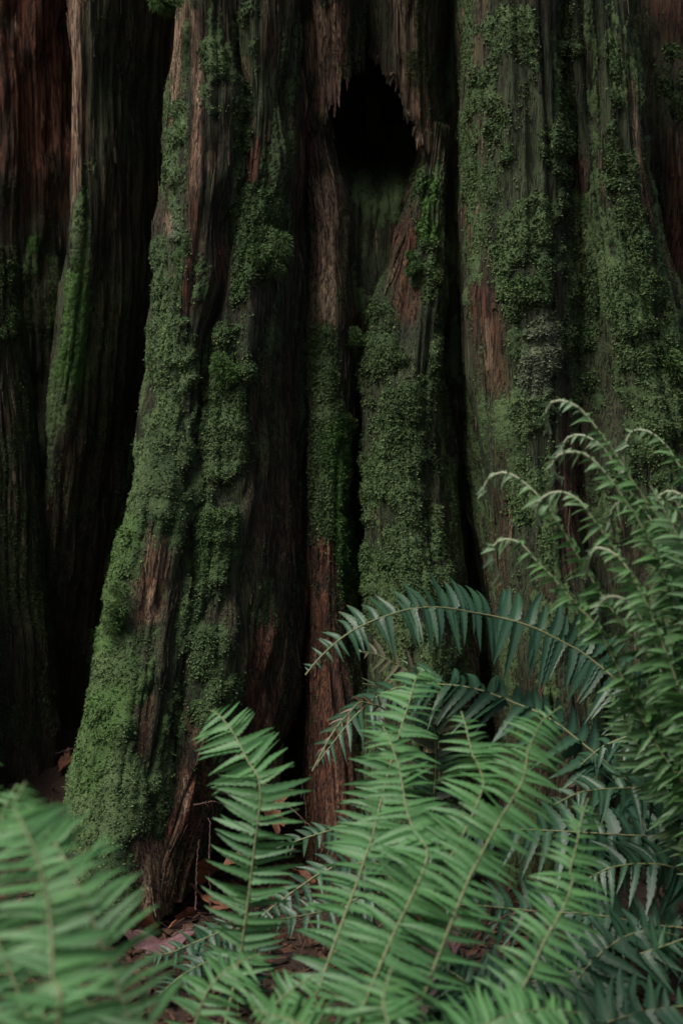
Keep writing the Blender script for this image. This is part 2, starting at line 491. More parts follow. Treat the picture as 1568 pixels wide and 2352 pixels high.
def flute(name, knots, r=.5, dl=.15, dr=.15, back=.3, nl=2.0, nr=2.0, seed=0, lump=.012, ridge=.007, ds=.0034, dz=.0042,
          dents=(), algae=.6, label=None, moss=True, rag=0.0, hem=None):
    """one buttress of the trunk: knots = (row, left, right, distance of its front)"""
    kz, kl, kr, ky = [], [], [], []
    for (v, a, b, Y) in knots:
        kz.append(at((a + b) / 2, v, Y)[2])
        kl.append(at(a, v, Y + dl * .7)[0])
        kr.append(at(b, v, Y + dr * .7)[0])
        ky.append(Y)
    o = np.argsort(kz)
    kz, kl, kr, ky = [np.array(k)[o] for k in (kz, kl, kr, ky)]
    full_top = kz[-1] > 1.75
    z0, z1 = max(kz[0], -.06), (Z_TOP if full_top else kz[-1])
    zs = np.arange(z0, min(z1, 2.0), dz)
    if full_top:
        zs = np.concatenate((zs, np.linspace(2.0, Z_TOP, 90)))
    zf = np.linspace(z0 - .2, z1 + .2, 900)

    def sm(k):
        a = np.interp(zf, kz, k)
        w = max(3, int(.10 / (zf[1] - zf[0])))
        b = np.convolve(np.pad(a, w, mode='edge'), np.ones(2 * w + 1) / (2 * w + 1), 'valid') if full_top or True else a
        return np.interp(zs, zf, b)
    XL, XR, YF = sm(kl), sm(kr), sm(ky)
    W = np.maximum(XR - XL, .012)
    XC = XL + r * W
    wa, wb = r * W.mean(), (1 - r) * W.mean()
    # profile, sampled evenly along its arc
    ph = np.linspace(0, np.pi / 2, 300)

    def prof(a, d, n):
        x = np.sin(ph) ** (2 / n)
        y = 1 - np.cos(ph) ** (2 / n)
        L = np.concatenate(([0], np.cumsum(np.hypot(np.diff(x * a), np.diff(y * d)))))
        return x, y, L
    xa, ya, La = prof(wa, dl, nl)
    xb, yb, Lb = prof(wb, dr, nr)
    na, nb = max(6, int(La[-1] / ds)), max(6, int(Lb[-1] / ds))
    nk = max(4, int(back / .02))
    sa, sb = np.linspace(0, La[-1], na), np.linspace(0, Lb[-1], nb)
    px_ = np.concatenate((-np.ones(nk) * np.linspace(.75, 1, nk, endpoint=False), -np.interp(sa, La, xa)[::-1], np.interp(sb, Lb, xb)[1:], np.linspace(1, .75, nk + 1)[1:]))
    py_l = np.concatenate((np.ones(nk), np.interp(sa, La, ya)[::-1], np.zeros(nb - 1), np.zeros(nk)))
    py_r = np.concatenate((np.zeros(nk), np.zeros(na), np.interp(sb, Lb, yb)[1:], np.ones(nk)))
    pk = np.concatenate((np.linspace(back, 0, nk, endpoint=False), np.zeros(na + nb - 1), np.linspace(0, back, nk + 1)[1:]))
    arc = np.concatenate((-La[-1] - np.linspace(back, 0, nk, endpoint=False), -sa[::-1], sb[1:], Lb[-1] + np.linspace(0, back, nk + 1)[1:]))
    sc = np.where(px_[None] < 0, (r * W)[:, None], ((1 - r) * W)[:, None])
    thin = np.clip(W / W.mean(), .2, 1)[:, None]
    P = np.stack((XC[:, None] + px_[None] * sc,
                  YF[:, None] + (py_l * dl + py_r * dr)[None] * thin + pk[None] * thin,
                  np.broadcast_to(zs[:, None], sc.shape)), -1)
    nz, nc = P.shape[:2]
    A, Zg = np.broadcast_to(arc[None], (nz, nc)), P[..., 2]

    def normals(P):
        ds_, dz_ = np.gradient(P, axis=1), np.gradient(P, axis=0)
        return nrm(np.cross(ds_, dz_))
    Nn = normals(P)
    # bark relief: wandering vertical ridges, fibres and lumps
    wz = A + .022 * fbm(A * 5, Zg * 1.5, seed + 5, 3) + .004 * vn2(A * 20, Zg * 9, seed + 6)
    rd = 1 - np.abs(vn2(wz * 38, Zg * 1.6, seed)) * 2
    rd2 = 1 - np.abs(vn2(wz * 95, Zg * 3.5, seed + 1)) * 2
    fb = vn2(wz * 210, Zg * 7, seed + 2)
    lp = fbm(A * 7, Zg * 4.5, seed + 3, 3)
    lp2 = fbm(wz * 18, Zg * 7, seed + 4, 3)
    steps = sstep(-.1, .25, fbm(wz * 12, Zg * 3.2, seed + 9, 3))
    fb2 = 1 - np.abs(vn2(wz * 160, Zg * 2.4, seed + 8)) * 2
    D = lump * 1.4 * lp + lump * .7 * lp2 + ridge * .55 * rd * (.4 + .6 * steps) + ridge * .32 * rd2 + .0019 * fb2 + .0016 * fb + ridge * .8 * steps
    D = D - .011 * sstep(.16, .0, np.abs(vn2(wz * 22, Zg * 1.1, seed + 14))) * sstep(-.2, .3, lp2 + .3) - .006 * sstep(.2, .0, np.abs(vn2(wz * 55, Zg * 2.2, seed + 15)))
    if rag:
        e = np.clip((zs[:, None] - z0) / rag, 0, 1)
        D = D - (1 - e) * (.02 + .03 * np.abs(vn2(wz * 60, Zg * .5, seed + 12)))
    px, py = plan(P)
    for (cx, cy, rx, ry, dep) in dents:
        g = sstep(1.4, .35, np.hypot((px - cx) / rx, (py - cy) / ry) + .2 * fbm(A * 22, Zg * 7, seed + 30, 3))
        P = P + g[..., None] * np.array((0, dep, 0))
    P = P + Nn * D[..., None]
    px, py = plan(P)
    wob = .5 * fbm(A * 26, Zg * 14, seed + 21, 4)
    wobv = .5 * fbm(wz * 60, Zg * 6, seed + 22, 3)
    red, pale = .9 * paint(px, py, RED, 1.5 * wobv, .8), paint(px, py, PALE, wobv)
    leafy, fine = paint(px, py, LEAFY, wob), paint(px, py, FINE, wob, .7)
    inside = sstep(-500, -200, py)
    bgn = fbm(A * 9, Zg * 5, seed + 40, 4)
    alg = np.clip(algae * (.75 + 1.0 * bgn) + .6 * fine + .6 * leafy - .8 * red, 0, 1)
    Fg = grid_faces(nz, nc)
    if hem:
        hx, hy = zip(*hem)
        lim = np.interp(px, hx, hy) + 34 * fbm(A * 50, Zg * .3, seed + 71, 2) + 46 * np.abs(vn2(A * 120, Zg * .5, seed + 70)) + 16 * vn2(A * 330, Zg * .5, seed + 72)
        Fg = Fg[(py < lim).ravel()[Fg].all(1)]
    # loose fibres and splinters standing off the bark
    rg = np.random.default_rng(seed + 77)
    Nn = normals(P)
    okk = (Nn[..., 1] < .2) & (px > -300) & (px < 1850) & (py > -150) & (leafy < .35)
    if hem:
        okk &= py < lim
    rr, cc = np.nonzero(okk[:-6])
    ns = int(min(420, len(rr) / 60))
    mbs = MB()
    att = {'red': red * (1 - .6 * np.clip(fine, 0, 1)), 'pale': pale, 'algae': alg}
    mbs.add(P.reshape(-1, 3), [Fg], **{k: v.ravel() for k, v in att.items()})
    if ns > 20:
        pick = rg.choice(len(rr), ns)
        if hem:
            near = np.nonzero((lim - py)[rr, cc] < 16)[0]
            if len(near):
                pick = np.concatenate((pick[:ns // 2], rg.choice(near, 40)))
        K = 6
        tk = np.linspace(0, 1, K)
        for q, j in enumerate(pick):
            r0, c0 = rr[j], cc[j]
            tip = hem and q >= ns // 2
            ln = rg.uniform(.005, .024) if tip else rg.uniform(.02, .10)
            wd = rg.uniform(.0012, .0038) * (1.6 if tip and rg.random() < .4 else 1)
            if tip:
                cpt = P[r0, c0] + np.array((0, 0, .012)) - tk[:, None] * np.array((rg.normal(0, .004), rg.normal(0, .004), ln)) + Nn[r0, c0] * .002
            else:
                rws = np.clip(np.linspace(r0, r0 + ln / dz, K).astype(int), 0, nz - 1)
                cpt = P[rws, c0] + Nn[rws, c0] * (.0005 + rg.uniform(.001, .006) * np.abs(tk - rg.uniform(0, 1)) ** 1.5)[:, None]
            tng = nrm(np.cross(Nn[r0, c0], np.array((0, 0, 1.0))))
            hw = (wd * np.sin(np.clip(tk * .9 + .1, 0, 1) * np.pi) ** .6)[:, None]
            if tip:
                hw = (wd * 1.4 * (1 - tk) ** .7)[:, None]
            mid = cpt + Nn[r0, c0] * .0012
            mbs.add(np.stack((cpt - tng * hw, mid, cpt + tng * hw), 1).reshape(-1, 3), [grid_faces(K, 3)],
                    red=red[r0, c0], pale=min(1, pale[r0, c0] + (rg.uniform(.1, .5) if rg.random() < .25 else 0)), algae=alg[r0, c0] * rg.uniform(.3, 1))
    o = mbs.build(name, BARK, tree)
    if label:
        o['label'] = label
    if not moss:
        return o
    # moss carpet + leaves
    Nn = normals(P)
    front = (Nn[..., 1] < .25)
    pn = fbm(A * 34, Zg * 26, seed + 50, 3)
    pn2 = fbm(A * 12, Zg * 9, seed + 51, 3)
    cl = leafy * sstep(-.25, .3, pn * .8 + .5 * leafy + .6 * pn2 - .2)
    cf = fine * sstep(-.3, .3, pn2 + .4 * pn + .6 * fine - .3)
    # stray thin moss wherever the bark is damp
    fl_ = fbm(wz * 30, Zg * 5, seed + 52, 3)
    stray = np.clip(algae, 0, 1) * sstep(-.16, .30, pn2 * .7 + .5 * pn + .8 * fl_) * .7 * (zs[:, None] < 2.1)
    cf = np.maximum(cf, stray)
    cl, cf = cl * (1 - .85 * red), cf * (1 - .9 * red) * (1 - .7 * pale)
    m = np.maximum(cl, cf * .8) * front
    shelf = np.clip(.5 + .9 * fbm(A * 20, Zg * 34, seed + 60, 2), 0, 1)
    th = -.0012 + .0045 * sstep(.1, .8, m) + .011 * cl * shelf * sstep(.2, .8, m)
    Q = P + Nn * (th + rg.uniform(-.0018, .0022, th.shape))[..., None]
    keep = m.ravel()[Fg].max(1) > .08
    if keep.sum() < 20:
        return o
    Fk = Fg[keep]
    QL = (P + Nn * np.maximum(th, .0008)[..., None]).reshape(-1, 3)
    used, inv = np.unique(Fk.ravel(), return_inverse=True)
    Qf, mf = Q.reshape(-1, 3), m.ravel()
    mb = MB()
    zc = np.zeros(len(used))
    greyzone = paint(px, py, [(1245, 740, 1230, 870, 40, .7), (485, 360, 490, 380, 18, .8), (395, 500, 400, 540, 14, .6), (1110, 30, 1110, 60, 6, .3)], wob).ravel()
    vividzone = paint(px, py, [(175, 620, 165, 850, 30, .55), (985, 430, 985, 540, 20, .6), (780, 1000, 800, 1350, 30, .45), (90, 450, 70, 560, 22, .6),
                               (250, 1620, 210, 1800, 40, .25), (300, 1200, 240, 1480, 26, .3)], wob).ravel()
    body = (mf[Fk].max(1) > .33)
    mb.add(Qf[used], [inv.reshape(-1, 4)[body]], tint=np.clip(.15 + .6 * cf.ravel()[used] + .2 * pn.ravel()[used], 0, 1), pale=greyzone[used] * .4, vivid=vividzone[used])
    c = QL[Fk]
    cen = c.mean(1)
    cn = np.cross(c[:, 2] - c[:, 0], c[:, 3] - c[:, 1])
    ar = np.linalg.norm(cn, axis=1) * .5
    Nq = nrm(cn)
    if (Nq[:, 1].mean() > 0):
        Nq = -Nq
    fl, ff = cl.ravel()[Fk].mean(1), cf.ravel()[Fk].mean(1)
    gz, vz = greyzone[Fk].mean(1), vividzone[Fk].mean(1)
    clump = .25 + 1.2 * (shelf.ravel()[Fk].mean(1))
    pc_, rc_ = plan(cen)
    vis = ((pc_ > -350) & (pc_ < 1900) & (rc_ > -200)).astype(float)
    fl, ff = fl * vis, np.maximum(ff, .35 * fl) * vis
    al, af = (ar * (fl > .12)).sum(), (ar * (ff > .06)).sum()
    scatter_leaves(mb, cen, Nq, ar, fl * clump, min(60000, al * 200000), np.full(len(cen), .0046), gz, vz, seed=seed + 1)
    scatter_leaves(mb, cen, Nq, ar, ff, min(130000, af * 480000), np.full(len(cen), .0030), gz * .5, vz, spread=.8, lean=.35, seed=seed + 2, simple=True)
    mo = mb.build("moss", MOSS, o)
    return o


# core of the trunk behind the flutes
def core():
    th = np.linspace(0, 2 * np.pi, 220)
    zs = np.linspace(-.1, Z_TOP, 150)
    T, Z = np.meshgrid(th, zs)
    flare = 1 + .18 * np.exp(-np.maximum(Z, 0) / .5)
    R = .98 * flare * (1 + .03 * np.sin(T * 9 + 1) + .02 * np.sin(T * 17)) + .02 * fbm(T * 14, Z * 2, 3, 3)
    V = np.stack((.12 + 1.15 * R * np.cos(T), 4.0 + R * np.sin(T), Z), -1).reshape(-1, 3)
    n = len(V)
    z = np.zeros(n)
    return mesh_np("trunk", V, [grid_faces(150, 220)], BARK, tree, {'red': z + .1, 'pale': z, 'algae': z + .3})


core()
flute("buttress", [(-300, -420, 172, 3.02), (0, -420, 176, 3.02), (500, -420, 188, 3.0), (900, -430, 190, 2.98), (1300, -450, 210, 2.93), (1800, -480, 235, 2.86)],
      r=.62, dl=.3, dr=.2, nl=2.4, nr=2.2, seed=100, lump=.02, algae=0.45, label="dark rear buttress with rusty red bark at its top")
flute("buttress", [(-300, -900, -600, 2.9), (400, -820, -440, 2.76), (800, -760, -250, 2.58), (1200, -740, -120, 2.43), (1800, -760, -45, 2.32), (2300, -800, -20, 2.28)],  # unseen buttress, added and shaped to shade the rear flutes at left
      r=.5, dl=.2, dr=.16, seed=150, lump=.016, algae=.7, label="unseen mossy buttress added just past the left edge to shade the recess")
flute("buttress", [(-300, 166, 440, 2.70), (0, 166, 440, 2.70), (500, 163, 440, 2.71), (700, 152, 430, 2.72), (900, 130, 420, 2.76), (1150, 105, 410, 2.82), (1450, 80, 390, 2.88), (1800, 60, 380, 2.92), (2200, 40, 380, 2.95)],
      r=.16, dl=.14, dr=.33, nl=2.0, nr=1.5, seed=200, lump=.009, algae=.55, label="narrow flute with a pale worn edge and a shaded right face")
flute("buttress", [(-300, 393, 560, 2.52), (0, 393, 560, 2.52), (300, 387, 556, 2.50), (600, 374, 520, 2.46), (800, 350, 492, 2.43), (1000, 338, 475, 2.40), (1200, 298, 462, 2.35), (1400, 255, 440, 2.29),
                   (1600, 220, 402, 2.23), (1800, 188, 380, 2.17), (2000, 140, 385, 2.11), (2150, 100, 400, 2.07)],
      r=.54, dl=.17, dr=.12, nl=2.0, nr=2.2, seed=300, lump=.017, ridge=.009, algae=0.85, label="thick green buttress flaring out to the left at its foot")
flute("buttress", [(-300, 545, 722, 2.53), (0, 545, 722, 2.53), (300, 545, 724, 2.52), (600, 492, 728, 2.48), (800, 462, 728, 2.45), (1000, 448, 726, 2.42), (1200, 430, 722, 2.38), (1400, 408, 722, 2.33),
                   (1600, 362, 720, 2.28), (1800, 335, 660, 2.22), (1950, 320, 520, 2.17), (2100, 315, 455, 2.12)],
      r=.30, dl=.12, dr=.34, nl=2.0, nr=1.6, seed=400, lump=.016, ridge=.008, algae=0.7, label="buttress with hanging moss shelves and a bare brown right face")
flute("hollow_wall", [(-300, 640, 1090, 2.80), (0, 640, 1090, 2.80), (420, 640, 1090, 2.73), (900, 640, 1090, 2.68), (1400, 660, 1110, 2.66), (2100, 660, 1140, 2.5)],
      r=.5, dl=.2, dr=.2, nl=4, nr=4, seed=500, lump=.012, algae=1.0, dents=[(862, 255, 124, 150, .25)], label="recessed dark wood around the hollow")
flute("bark_flap", [(-320, 672, 850, 2.62), (0, 676, 846, 2.62), (400, 682, 830, 2.66)],
      r=.45, dl=.08, dr=.13, nl=2.5, nr=2.3, back=.12, seed=600, lump=.010, ridge=.010, algae=.3, hem=[(670, 330), (715, 300), (740, 268), (765, 235), (785, 190), (805, 158), (840, 140)], label="straw coloured strip of split bark hanging over the hollow")
flute("bark_flap", [(-320, 838, 1022, 2.66), (0, 842, 1016, 2.66), (520, 852, 1010, 2.69)],
      r=.55, dl=.09, dr=.12, nl=2.5, nr=2.2, back=.14, seed=620, lump=.010, ridge=.010, algae=.7, hem=[(840, 120), (870, 160), (905, 190), (925, 250), (950, 300), (975, 350), (995, 480), (1020, 560)], label="mossy strip of bark on the right lip of the hollow")
flute("buttress", [(120, 684, 736, 2.69), (300, 688, 748, 2.67), (420, 698, 797, 2.63), (650, 720, 802, 2.59), (900, 720, 798, 2.55), (1200, 710, 790, 2.5), (1500, 708, 805, 2.45), (1800, 712, 850, 2.38), (2150, 715, 900, 2.3)],
      r=.45, dl=.12, dr=.12, seed=700, lump=.008, algae=0.5, label="slim brown rib below the left edge of the hollow")
flute("buttress", [(280, 985, 1003, 2.70), (420, 958, 1008, 2.67), (540, 925, 1014, 2.63), (700, 885, 1020, 2.58), (790, 848, 1024, 2.55), (1000, 848, 1034, 2.50), (1200, 852, 1050, 2.46), (1400, 852, 1072, 2.41), (1700, 840, 1090, 2.34), (2150, 820, 1110, 2.25)],
      r=.42, dl=.11, dr=.2, seed=800, lump=.014, ridge=.008, algae=0.9, label="mossy buttress with a torn red top under the hollow")
flute("buttress", [(-300, 1056, 1300, 2.52), (0, 1058, 1300, 2.52), (500, 1060, 1315, 2.50), (800, 1063, 1325, 2.47), (1000, 1076, 1335, 2.45), (1200, 1098, 1340, 2.41), (1400, 1130, 1350, 2.37), (1600, 1152, 1370, 2.33), (2150, 1150, 1420, 2.22)],
      r=.5, dl=.26, dr=.2, nl=2.3, nr=2.4, seed=900, lump=.010, algae=1.0, label="broad olive buttress right of the black crevice")
flute("buttress", [(-300, 1256, 1426, 2.58), (0, 1260, 1430, 2.58), (350, 1268, 1458, 2.56), (550, 1275, 1503, 2.54), (750, 1280, 1544, 2.52), (900, 1285, 1578, 2.50), (1200, 1290, 1650, 2.46), (1600, 1310, 1760, 2.4), (2150, 1320, 1900, 2.3)],
      r=.55, dl=.14, dr=.2, nl=2.3, nr=2.2, seed=1000, lump=.014, ridge=.010, algae=1.0, label="right buttress with a slanting edge and leafy moss")
flute("buttress", [(-300, 1380, 1900, 2.86), (0, 1385, 1900, 2.86), (600, 1420, 1950, 2.82), (1000, 1460, 2000, 2.76), (1700, 1500, 2100, 2.6)],
      r=.4, dl=.2, dr=.3, nl=2.3, nr=2.3, seed=1100, lump=.014, algae=0.5, label="reddish rear buttress behind the slanting edge")
flute("bark_splinter", [(560, -10, 22, 2.80), (640, -40, 34, 2.79), (800, -60, 46, 2.78), (1100, -80, 70, 2.76), (1800, -120, 120, 2.66)],
      r=.5, dl=.08, dr=.08, back=.15, seed=1200, lump=.012, algae=.5, label="broken splinter of wood standing before the red bark")


# moss tufts (round cushions)
def tuft(px, py, Y, rad, seed, label, lightness=.6):
    rg = np.random.default_rng(seed)
    c = at(px, py, Y)
    mb = MB()
    # cushion body
    u, v = np.meshgrid(np.linspace(0, 2 * np.pi, 22), np.linspace(0, np.pi, 12))
    d = np.stack((np.cos(u) * np.sin(v), np.sin(u) * np.sin(v), np.cos(v)), -1)
    rr = rad * (.75 + .18 * fbm(u * 2, v * 3, seed, 2))
    mb.add((c + d * rr[..., None] * np.array((.6, .6, .9))).reshape(-1, 3), [grid_faces(12, 22)], tint=.3, pale=0., vivid=.5 * lightness)
    n = 2600
    d = nrm(rg.normal(0, 1, (n, 3)))
    ctr = rg.normal(0, .38, (7, 3)) * rad * np.array((.8, .6, 1.5))
    b = c + ctr[rg.integers(0, 7, n)] + d * rad * .45
    ax = nrm(d + rg.normal(0, .45, (n, 3)) + np.array((0, -.1, -.1)))
    sd = nrm(np.cross(ax, rg.normal(0, 1, (n, 3))))
    L = rad * rg.uniform(.2, .5, n)[:, None]
    W = .0006
    V = np.stack((b - sd * W, b + sd * W, b + ax * L * .6 + sd * W * .8 , b + ax * L - np.array((0, 0, .25)) * L), 1)
    F = np.arange(n)[:, None] * 4 + np.array([[0, 1, 2, 3]])
    mb.add(V.reshape(-1, 3), [F], tint=np.repeat(rg.uniform(.3, .9, n), 4), pale=0., vivid=np.repeat(rg.uniform(.3, 1, n) * lightness, 4))
    o = mb.build("moss_tuft", MOSS, tree)
    o['label'] = label


tuft(518, 855, 2.43, .022, 1, "small round bright green moss cushion")
tuft(515, 880, 2.44, .014, 11, "small moss cushion hanging below the bright one", .3)
tuft(372, 12, 2.49, .024, 2, "bright moss tuft at the top edge of the picture")
tuft(615, 592, 2.50, .032, 3, "dark feathery moss tuft on the brown face", .25)
tuft(1532, 850, 2.52, .034, 4, "dark green moss tuft on the slanting edge", .3)
tuft(268, 1412, 2.27, .022, 5, "olive moss tuft on the left edge of the green buttress", .35)


tuft(822, 778, 2.60, .016, 6, "small moss cushion on the broken ledge below the hollow", .25)
tuft(950, 606, 2.58, .013, 7, "little moss cushion growing on the torn red wood", .45)

# ------------------------------------------------------------------ ground
def ground():
    g = np.concatenate((-np.geomspace(60, 2.2, 24), np.linspace(-2, 2, 200), np.geomspace(2.2, 60, 24)))
    gy = np.concatenate((-np.geomspace(60, .3, 20), np.linspace(0, 3.6, 190), np.geomspace(3.8, 60, 22)))
    X, Y = np.meshgrid(g, gy)
    Z = .03 * fbm(X * 2.2, Y * 2.2, 4, 4) + .012 * fbm(X * 14, Y * 14, 9, 3) + .006 * fbm(X * 50, Y * 50, 10, 2)
    Z = Z - .012 + .13 * sstep(2.2, 2.9, Y) * sstep(-.05, -.5, X)
    o = mesh_np("ground", np.stack((X, Y, Z), -1).reshape(-1, 3), [grid_faces(*X.shape)], SOIL)
    tag(o, "dark forest soil under the ferns", "ground", kind="structure")


def gz(x, y):
    x, y = np.asarray(x, float), np.asarray(y, float)
    return .03 * fbm(x * 2.2, y * 2.2, 4, 4) + .012 * fbm(x * 14, y * 14, 9, 3) + .006 * fbm(x * 50, y * 50, 10, 2) - .012 + .13 * sstep(2.2, 2.9, y) * sstep(-.05, -.5, x)


ground()


def litter():
    rg = np.random.default_rng(5)
    n = 13000
    x, y = rg.uniform(-1.3, 1.3, n), rg.uniform(1.2, 3.1, n)
    x[:4500], y[:4500] = rg.uniform(-.75, .3, 4500), rg.uniform(1.65, 2.6, 4500)
    z = gz(x, y) + rg.uniform(.001, .012, n)
    a = rg.uniform(0, 2 * np.pi, n)
    L = rg.uniform(.006, .035, n)[:, None]
    w = rg.uniform(.0008, .003, n)[:, None] * (1 + 1.3 * (rg.random(n) < .25))[:, None]
    ax = nrm(np.stack((np.cos(a), np.sin(a), rg.normal(0, .3, n)), 1))
    sd = nrm(np.cross(ax, np.stack((rg.normal(0, .3, n), rg.normal(0, .3, n), np.ones(n)), 1)))
    c = np.stack((x, y, z), 1)
    V = np.stack((c - ax * L / 2 - sd * w, c - ax * L / 2 + sd * w, c + ax * L / 2 + sd * w * .6, c + ax * L / 2 - sd * w * .6), 1)
    V[:, 2:, 2] += rg.uniform(0, .004, n)[:, None]
    F = np.arange(n)[:, None] * 4 + np.array([[0, 1, 2, 3]])
    o = mesh_np("leaf_litter", V.reshape(-1, 3), [F], LITTER, smooth=False)
    tag(o, "reddish brown needles and bark crumbs strewn on the soil", "leaf litter", kind="stuff")


litter()


# ------------------------------------------------------------------ ferns
def frond(plant, mat, pts, n=34, plen=.07, wr=.17, nhint=(0, -.7, .7), start=.12, ang=72, droop=.15, fiddle=0.0, sick=.12, young=.15, brown=0.0,
          rad=.0022, base=None, up_curl=0.0, taper=7.0, seed=0, asym=(1, 1), twist=.48, tint=.5):
    rg = np.random.default_rng(seed * 131 + 7)
    W = [np.asarray(p, float) for p in pts]
    if base is not None:
        W = [np.asarray(base, float)] + W
    P, Ltot = spline(W, 260)
    T = nrm(np.gradient(P, axis=0))
    u = np.linspace(0, 1, 260)
    # frame transported along the rachis
    Nv = np.asarray(nhint, float)
    fr = plant and bpy.data.objects.new("frond", None)
    COL.objects.link(fr)
    fr.parent = plant
    fr.empty_display_size = .05
    ms = MB()
    R = rad * (1 - .72 * u) + .0004
    if fiddle:
        R = rad * (1 - .35 * u) + .0003 + .0007 * sstep(.86, .97, u)
    sel = np.arange(0, 260, 3)
    tube(ms, P[sel], R[sel], 6, tint=rg.uniform(.3, .9), young=(young * .8 + u[sel] * .5).clip(0, 1), pale=(sstep(.80, .95, u[sel]) * fiddle * .26))
    so = ms.build("stem", STEM, fr)
    mb = MB()
    K = 15
    tt = np.linspace(0, 1, K)
    wp = np.minimum(1, (tt / .07 + .25)) * (1 - tt ** 1.7) ** .85
    wp[-1] = .03
    us = start + (1 - start) * np.linspace(0, 1, n, endpoint=False) ** .97
    for i, uu in enumerate(us):
        v = (uu - start) / (1 - start)
        for side in (-1, 1):
            ui = min(.998, uu + rg.uniform(-.36, .36) / n + (side * .25 / n))
            k = min(259, max(0, int(ui * 259)))
            p, t = P[k], T[k]
            nn = Nv - t * (Nv @ t)
            nn = nrm(nn)
            s = np.cross(t, nn) * side
            if rg.random() < .03:
                continue
            prof = min(1, .72 + 1.6 * v) * (1 - v ** taper) ** .9
            if fiddle:
                prof = (.25 + .75 * (1 - v) ** .75)
            L = plen * prof * rg.uniform(.82, 1.08) * (asym[0] if side < 0 else asym[1])
            if rg.random() < .07:
                L *= rg.uniform(.45, .85)
            L = max(L, .0035)
            al = math.radians(ang + rg.normal(0, 6.5) - 14 * v ** 3)
            if fiddle:
                al = math.radians(ang - 10 * v + rg.normal(0, 17))
                L *= rg.uniform(.65, 1.1)
            d0 = s * math.sin(al) + t * math.cos(al)
            tw = rg.normal(0, twist)
            nb = nn * math.cos(tw) + np.cross(d0, nn) * math.sin(tw)
            wd = np.cross(nb, d0)                  # across the leaflet
            wd = nrm(wd)
            dr = droop * rg.uniform(.5, 1.5)
            x = tt[:, None] * L
            cc = p + d0 * x + t * (sick * L * (tt ** 2))[:, None] * rg.uniform(.4, 1.5) - nn * (dr * L * tt ** 2)[:, None] * .6
            cc = cc + np.array((0, 0, -1.0)) * (dr * L * tt ** 2)[:, None] * .7 + nn * (up_curl * L * tt ** 2)[:, None]
            wv = wd * (.012 * L * np.sin(tt * 7 + rg.uniform(0, 6)))[:, None] * rg.uniform(0, 1.3)
            cc = cc + wv
            if fiddle and v > .6:
                q = (v - .6) / .4
                cc = p + (cc - p) * (1 - .35 * q) + nn * (-.3 * L * q * tt ** 1.5)[:, None]
            hw = L * wr * .5 * rg.uniform(.88, 1.12) * wp
            if L < .02:
                hw = hw * (1.35 if fiddle else 1.25)
            ser = 1 + .13 * np.where(np.arange(K) % 2, 1, -1) * (tt > .1) * (tt < .97)
            fold = .34 * rg.uniform(.2, 1.5)
            a_ = cc - wd * (hw * ser)[:, None] + nb * (hw * fold)[:, None]
            b_ = cc + wd * (hw * ser * (1 + .5 * np.exp(-((tt - .06) / .06) ** 2) * 1.0))[:, None] + nb * (hw * fold)[:, None]
            m1 = cc - wd * (hw * .09)[:, None]
            m2 = cc + wd * (hw * .09)[:, None]
            V = np.stack((a_, m1, m2, b_), 1).reshape(-1, 3)
            br = brown * sstep(.5, 1, rg.random() + v * .8) if brown else 0
            brv = np.repeat(np.clip(br + (sstep(.8, 1, tt) * .9 if rg.random() < .03 else 0), 0, 1) * np.ones(K), 4)
            rb = np.tile((0, .55, .55, 0), K)
            if fiddle:
                rb = np.clip(.3 * rb + sstep(.82, 1, v) * .75, 0, 1)
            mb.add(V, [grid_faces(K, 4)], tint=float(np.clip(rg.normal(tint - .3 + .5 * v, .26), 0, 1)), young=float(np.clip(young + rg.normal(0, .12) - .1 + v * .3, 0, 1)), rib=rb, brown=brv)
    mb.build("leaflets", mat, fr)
    return fr


def A(lst, Y0, Y1=None):
    """plan path -> world path, distance running from Y0 to Y1 (or a list of distances)"""
    n = len(lst)
    if Y1 is None and hasattr(Y0, '__len__'):
        ys = np.interp(np.linspace(0, 1, n), np.linspace(0, 1, len(Y0)), Y0)
    else:
        ys = np.linspace(Y0, Y1 if Y1 is not None else Y0, n)
    return [at(x, y, Y) for (x, y), Y in zip(lst, ys)]


def plant(x, y, label, group=None):
    b = np.array((x, y, float(gz(x, y))))
    return thing("sword_fern", label, "fern", b, group), b


# near left fern, out of focus
pl, b = plant(-.30, 1.02, "blurred pale green fern closest to the camera in the lower left corner")
frond(pl, F_BRIGHT, A([(122, 2420), (120, 2240), (114, 2110), (90, 1985), (55, 1900), (34, 1850), (60, 1795)], [1.0, 1.06, 1.1, 1.2]), 48, 0.0556, 0.177, (.15, -.75, .6), .30, droop=.20, sick=.04, base=b, seed=1, young=.3, ang=78, tint=.7)
frond(pl, F_BRIGHT, A([(330, 2440), (300, 2350), (245, 2199), (200, 2084), (165, 2004), (125, 1934), (92, 1884), (60, 1850)], [1.1, 1.2, 1.3]), 46, 0.0611, 0.160, (-.1, -.7, .7), .32, droop=.20, sick=.04, base=b, seed=2, young=.25, ang=75, asym=(1, 1), tint=.65)
frond(pl, F_BRIGHT, A([(100, 2440), (60, 2330), (10, 2200), (-50, 2060), (-110, 1950)], 1.1, 1.2), 42, 0.0556, 0.168, (.2, -.6, .75), .30, ang=82, droop=.20, sick=.04, base=b, seed=3, young=.2)
frond(pl, F_BRIGHT, A([(-100, 2250), (-100, 2000), (-80, 1800), (-60, 1660), (-50, 1600)], 1.3, 1.45), 40, 0.0449, 0.177, (.2, -.7, .65), .3, ang=82, droop=.20, sick=.04, base=b, seed=4, young=.3)
